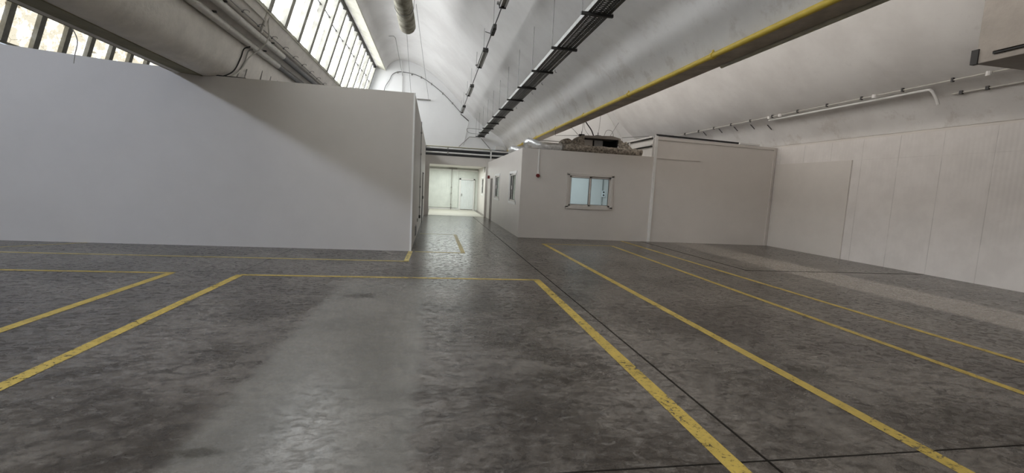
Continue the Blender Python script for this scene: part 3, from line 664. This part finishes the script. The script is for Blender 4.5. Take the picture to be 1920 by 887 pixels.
tag(MB().tube(curve([(-5.36, 6.9, 3.66), (-5.5, 7.9, 3.90), (-5.6, 8.3, 3.76), (-5.6, 8.44, 3.57), (-5.62, 8.4, 3.32), (-5.64, 8.4, 3.2)], 6), .008, 6).build('hanging_wire', M['pipe'], smooth=True), 'thin pale wire dangling from the left beam in front of the dirty glazing', 'wire')
for y in (12.5, 13.1, 13.6):
    tag(MB().bar((-4.31, y, 4.2), (-4.36, y+.02, 3.98), .02, .02).build('beam_stain_clip', M['greycap']), 'small rusty clip on the rounded left beam behind the wall top', 'clip', 'clips on the left beam')

# ------------------------------------------------------------------ pipes over the far opening
for z, yy, r, lab in ((3.53, 24.22, .045, 'upper white horizontal pipe over the passage opening'), (3.30, 24.20, .04, 'lower white horizontal pipe over the passage opening')):
    t = empty('overhead_pipe', (1, yy, z)); tag(t, lab, 'pipe', 'pipes over the passage opening')
    part(MB().tube([(-.48, yy, z), (4.0, yy, z)], r, 12), 'pipe_run', M['white'], t, smooth=True)
    for x in (.65, 2.9): part(MB().box(x-.03, x+.03, yy-.06, yy+.05, z-.07, z+.07), 'bracket', M['greycap'], t)
tag(MB().tube([(-.45, 24.25, 3.62), (2.9, 24.25, 3.62)], .014, 8).build('thin_pipe', M['paleyellow']), 'thin yellow pipe just above the two white pipes over the opening', 'pipe')
tag(MB().tube([(2.93, 24.15, 3.52), (2.90, 24.15, 2.2)], .035, 10).build('drop_pipe', M['white']), 'white pipe dropping beside the passage opening to the small red box', 'pipe')
al = tag(MB().box(2.70, 2.80, 23.3, 23.5, 2.06, 2.22).build('call_point', M['red'], bevel=.005), 'small dark red box on the wall beside the far office doorway', 'alarm box')
tag(MB().box(3.15, 3.6, 24.05, 24.25, 3.62, 3.80).build('junction_box', M['white'], bevel=.01), 'pale junction box at the end of the yellow pipe', 'box')

# ------------------------------------------------------------------ side wall of the left box: conduit, grille
cd = empty('wall_conduit', (-.47, 15.9, 0.5)); tag(cd, 'thin dark conduit running down the passage side of the left box', 'conduit')
part(MB().tube([(-.475, 15.6, 3.66), (-.475, 16.0, .55), (-.475, 16.0, .50)], .012, 8), 'conduit_run', M['greycap'], cd)
for z in (3.3, 2.6, 1.5, .8): part(MB().box(-.50, -.45, 15.6+(3.66-z)*.13-.03, 15.6+(3.66-z)*.13+.03, z-.03, z+.03), 'clip', M['greycap'], cd)
part(MB().box(-.5, -.44, 15.9, 16.15, .42, .52), 'socket', M['dark'], cd)
vg = empty('vent_grille', (-.48, 13.2, .12)); tag(vg, 'small grey vent grille low on the side of the left box', 'grille')
part(MB().box(-.498, -.475, 13.0, 13.5, .12, .40), 'frame', M['lampgrey'], vg)
for k in range(5): part(MB().box(-.478, -.462, 13.03, 13.47, .145+k*.05, .165+k*.05), 'slat', M['greycap'], vg)
tag(MB().box(-.498, -.47, 14.4, 14.5, .42, .52).build('wall_socket', M['greycap'], bevel=.004), 'small grey socket above the vent grille on the left box side', 'socket')

# ------------------------------------------------------------------ alarm on the office front
sn = empty('alarm_sounder', (3.40, OY-.03, 2.08)); tag(sn, 'dark red round alarm sounder under a white conduit on the office front wall', 'alarm')
part(MB().tube([(3.37, OY-.001, 2.08), (3.37, OY-.05, 2.08), (3.37, OY-.085, 2.08)], .062, 20, rf=lambda i, k, p, a: (.062, .062, .048)[i]), 'sounder_body', M['red'], sn, smooth=True)
part(MB().tube([(3.37, OY-.085, 2.08), (3.37, OY-.10, 2.08)], .03, 16), 'sounder_cap', M['red'], sn, smooth=True)
part(MB().box(3.355, 3.395, OY-.03, OY, 2.14, 2.96), 'conduit', M['white'], sn)

# ------------------------------------------------------------------ ducts and air unit on the office roof
def crinkle(amp, sc, r0, squash=1.0):
    def f(i, k, p, a):
        n = noise.noise(Vector((p.x*sc+math.cos(a)*2, p.y*sc+math.sin(a)*2, p.z*sc)))+.5*noise.noise(Vector((p.x*sc*3, a*2.5, p.y*9)))
        return r0*(1+amp*n)*(1-.15*(1 if i % 2 else 0)*.4)
    return f
def duct(name, pts, r, m, label, amp=.22, sc=3):
    P = curve(pts, 10)
    return tag(MB().tube(P, r, 20, rf=crinkle(amp, sc, r)).build(name, M[m], smooth=True), label, 'duct')
duct('foil_duct', [(3.16, 15.6, 3.08), (3.10, 15.45, 3.18), (3.16, 15.2, 3.22), (3.4, 15.02, 3.12), (3.8, 15.0, 3.09), (4.18, 15.0, 3.085)], .125, 'foil', 'bright silver foil duct elbow at the front corner of the office roof', .12, 5)
duct('foil_duct', [(3.12, 18.6, 3.10), (3.06, 18.3, 3.16), (3.12, 17.9, 3.16), (3.4, 17.6, 3.10), (4.2, 17.5, 3.1)], .15, 'foil', 'smaller silver foil duct farther back on the office roof', .12, 5)
duct('insulated_duct', [(4.25, 14.98, 3.085), (5.0, 14.98, 3.09), (5.8, 14.98, 3.08), (6.6, 14.98, 3.08), (6.9, 14.98, 3.08), (7.08, 15.03, 3.08)], .125, 'dirtyfoil', 'long dirty grey-brown insulated duct along the front of the office roof', .25, 6)
duct('insulated_duct', [(4.28, 15.5, 3.0), (4.35, 15.45, 3.25), (4.55, 15.42, 3.32), (4.75, 15.5, 3.2)], .13, 'dirtyfoil', 'short dirty duct bend standing left of the air unit', .2, 6)
au = empty('air_unit', (5.65, 15.6, 2.95)); tag(au, 'dark open-fronted air handling unit on the office roof behind the dirty duct', 'air unit')
part(MB().box(5.0, 6.35, 15.95, 16.0, 2.95, 3.52).box(5.0, 5.04, 15.35, 15.95, 2.95, 3.52).box(6.31, 6.35, 15.35, 15.95, 2.95, 3.52), 'casing', M['black'], au)
part(MB().prism([(4.9, 3.50), (6.42, 3.50), (6.42, 3.55), (6.1, 3.62), (5.0, 3.57)], 'y', 15.28, 16.05), 'cover_plate', M['ductcon'], au)
part(MB().box(5.12, 5.47, 15.5, 15.53, 3.26, 3.46), 'access_panel', M['frame'], au)
part(MB().box(5.53, 5.85, 15.5, 15.53, 3.18, 3.46), 'access_panel', M['lampgrey'], au)
part(MB().box(5.04, 6.31, 15.36, 15.40, 3.14, 3.20), 'lower_rail', M['galv'], au)
for x in (5.02, 5.62): part(MB().box(x-.09, x+.09, 15.35, 15.5, 3.56, 3.62).tube([(x, 15.42, 3.6), (x, 15.42, 3.72)], .012, 6), 'mounting', M['black'], au)
def blanket(pts, lab):
    """lumpy insulation wedge following a list of (x, top z) from y 15.2 to 16"""
    mb = MB(); nx = 26; ny = 8; n0 = 0
    xs = [pts[0][0]+(pts[-1][0]-pts[0][0])*i/nx for i in range(nx+1)]
    def top(x):
        for (a, b), (c, d) in zip(pts, pts[1:]):
            if a <= x <= c: return b+(d-b)*(x-a)/(c-a)
        return pts[-1][1]
    for i, x in enumerate(xs):
        for j in range(ny+1):
            y = 15.16+.8*j/ny; z = top(x)+.10*noise.noise(Vector((x*5, y*6, 1)))+.05*noise.noise(Vector((x*14, y*14, 3)))
            if j == 0: z = 2.96
            mb.v.append((x, y+.06*noise.noise(Vector((x*7, j, 2))), max(z, 2.955)))
    for i in range(nx):
        for j in range(ny):
            a = i*(ny+1)+j; mb.f.append((a, a+1, a+ny+2, a+ny+1))
    return mb
b1 = blanket([(4.32, 3.12), (4.7, 3.36), (5.0, 3.52), (5.08, 3.5)], ''); part(b1, 'insulation_blanket', M['dirtyfoil'], au)
b2 = blanket([(6.32, 3.52), (6.5, 3.46), (6.8, 3.30), (7.05, 3.08)], ''); part(b2, 'insulation_blanket', M['dirtyfoil'], au)
for pts, r, mm, lab in (
    ([(4.88, 15.4, 3.60), (4.65, 15.4, 3.80), (4.3, 15.4, 3.98)], .008, 'wire', 'thin wire slanting from the air unit to the valley beam'),
    ([(5.45, 15.4, 3.60), (5.36, 15.4, 3.78), (5.22, 15.4, 3.95), (5.03, 15.4, 4.15), (4.72, 15.4, 4.34)], .020, 'black', 'thick black cable rising from the air unit to the valley beam'),
    ([(5.02, 15.4, 3.72), (5.05, 15.42, 3.9), (5.0, 15.4, 4.1), (4.72, 15.4, 4.34)], .008, 'wire', 'thin wire rising from the left mounting of the air unit'),
    ([(5.3, 15.4, 3.58), (5.12, 15.4, 3.8), (5.05, 15.4, 4.1), (4.74, 15.4, 4.36)], .006, 'wire', 'thin wire beside the thick black cable above the air unit'),
    ([(5.62, 15.4, 3.72), (5.66, 15.4, 4.3), (5.72, 15.4, 7.15)], .006, 'wire', 'long thin wire rising straight up from the right mounting of the air unit'),
    ([(5.9, 15.6, 3.60), (5.98, 15.6, 3.82), (6.1, 15.6, 3.86), (6.22, 15.6, 3.8), (6.3, 15.6, 3.54)], .008, 'wire', 'small wire arch standing on the air unit cover')):
    tag(MB().tube(curve(pts, 6), r, 6).build('roof_cable', M[mm], smooth=True), lab, 'cable')
tag(MB().tube([(4.02, 15.24, 3.66), (4.03, 15.24, 3.49), (4.88, 15.24, 3.55)], .010, 6).build('support_wire', M['wire']), 'thin taut wire between the valley beam and the left side of the air unit', 'wire')
tag(MB().tube([(6.44, 15.22, 3.58), (7.39, 15.1, 3.69)], .010, 6).build('support_wire', M['wire']), 'thin taut wire between the air unit and the taller box', 'wire')
tag(MB().tube([(3.3, 16.2, 2.94), (3.3, 16.2, 3.40), (4.5, 16.2, 3.40), (4.5, 16.2, 2.94)], .02, 6).build('support_wire', M['wire']), 'thin bar behind the silver duct on the office roof', 'bar')

# bay behind the taller wall
tag(MB().tube([(9.2, 24.25, 6.1), (10.3, 24.25, 4.6)], .035, 8).build('gable_pipe', M['white']), 'pale slanting pipe on the far gable of the right bay', 'pipe')
tag(MB().tube([(9.95, 24.15, 5.55), (9.4, 24.15, 4.6)], .012, 6).build('gable_wire', M['wire']), 'thin crossing wire on the far gable of the right bay', 'wire')

# pipe run on the right shell
def rshell(x): return shell_z(x-R_OFF)
px_ = 11.35; pz = rshell(px_)-.07
pr = empty('ceiling_conduit', (px_, 0, pz)); tag(pr, 'long thin white conduit with dark shadow gap high on the right vault', 'conduit')
part(MB().tube([(px_, 5.5, pz), (px_, 24.2, pz)], .018, 8), 'conduit_run', M['pipe'], pr)
for y in (7.9, 10.4, 13.7, 14.2): part(MB().tube([(px_-.04, y, pz+.02), (px_-.04, y+.001, pz-.07)], .05, 10), 'junction_box', M['white'], pr)
for k in range(14): part(MB().box(px_-.03, px_+.03, 8.6+k*1.1-.02, 8.6+k*1.1+.02, pz-.04, pz+.05), 'clip', M['dark'], pr)
px2 = px_+.14; pz2 = rshell(px2)-.07
wp = empty('white_pipe', (px2, 11, pz2)); tag(wp, 'thicker white pipe just below the conduit on the right vault', 'pipe')
part(MB().tube(curve([(px2, 14.4, pz2), (px2, 10.2, pz2), (px2, 9.3, pz2), (px2+.02, 9.15, pz2-.03), (px2+.12, 9.1, pz2-.2), (px2+.18, 9.08, pz2-.35)], 6), .032, 10), 'pipe_run', M['white'], wp, smooth=True)
px3 = 11.78; pz3 = rshell(px3)-.03
lp = empty('lower_conduit', (px3, 8, pz3)); tag(lp, 'lower conduit with dark clips on the right vault near the grey duct', 'conduit')
part(MB().tube([(px3, 5.0, pz3), (px3, 8.9, pz3)], .016, 8), 'conduit_run', M['pipe'], lp)
for y in (6.9, 7.4, 8.2, 8.7): part(MB().box(px3-.035, px3+.02, y-.03, y+.03, pz3-.04, pz3+.04), 'clip', M['dark'], lp)
for i, (y, x) in enumerate(((15.5, 11.6), (16.4, 11.55), (17.3, 11.5), (18.4, 11.5), (14.8, 11.75))):
    z = rshell(x)-.01
    tag(MB().bar((x, y, z+.02), (x+.12, y-.1, z-.16), .03, .03).build('rusty_stub', M['dark']), 'rusty stub on the right vault above the taller wall', 'stub', 'rusty stubs on the right vault')
tag(MB().box(10.7, 11.5, 14.75, 14.95, 3.60, 3.66).build('loose_board', M['white'], bevel=.005), 'white board lying on top of the taller wall near the right corner', 'board')

# grey duct at the upper right
dk = empty('air_duct', (9.1, 0, 4.0)); tag(dk, 'large grey beige square duct hanging at the upper right corner', 'duct')
part(MB().box(8.6, 9.7, -4, 6.22, 4.0, 6.3), 'duct_body', M['ductcon'], dk, bevel=.01)
part(MB().box(8.575, 8.66, 6.18, 6.28, 4.0, 4.23), 'end_bracket', M['black'], dk)
part(MB().box(8.57, 8.605, -2, 5.98, 4.10, 4.13), 'slot', M['black'], dk)
part(MB().box(8.55, 8.605, -2, 5.98, 4.135, 4.165), 'slot_lip', M['ductcon'], dk)
for y in (1.0, 4.5): part(MB().box(9.0, 9.06, y, y+.06, 6.25, 7.0 if y > 0 else 7), 'hanger', M['dark'], dk)
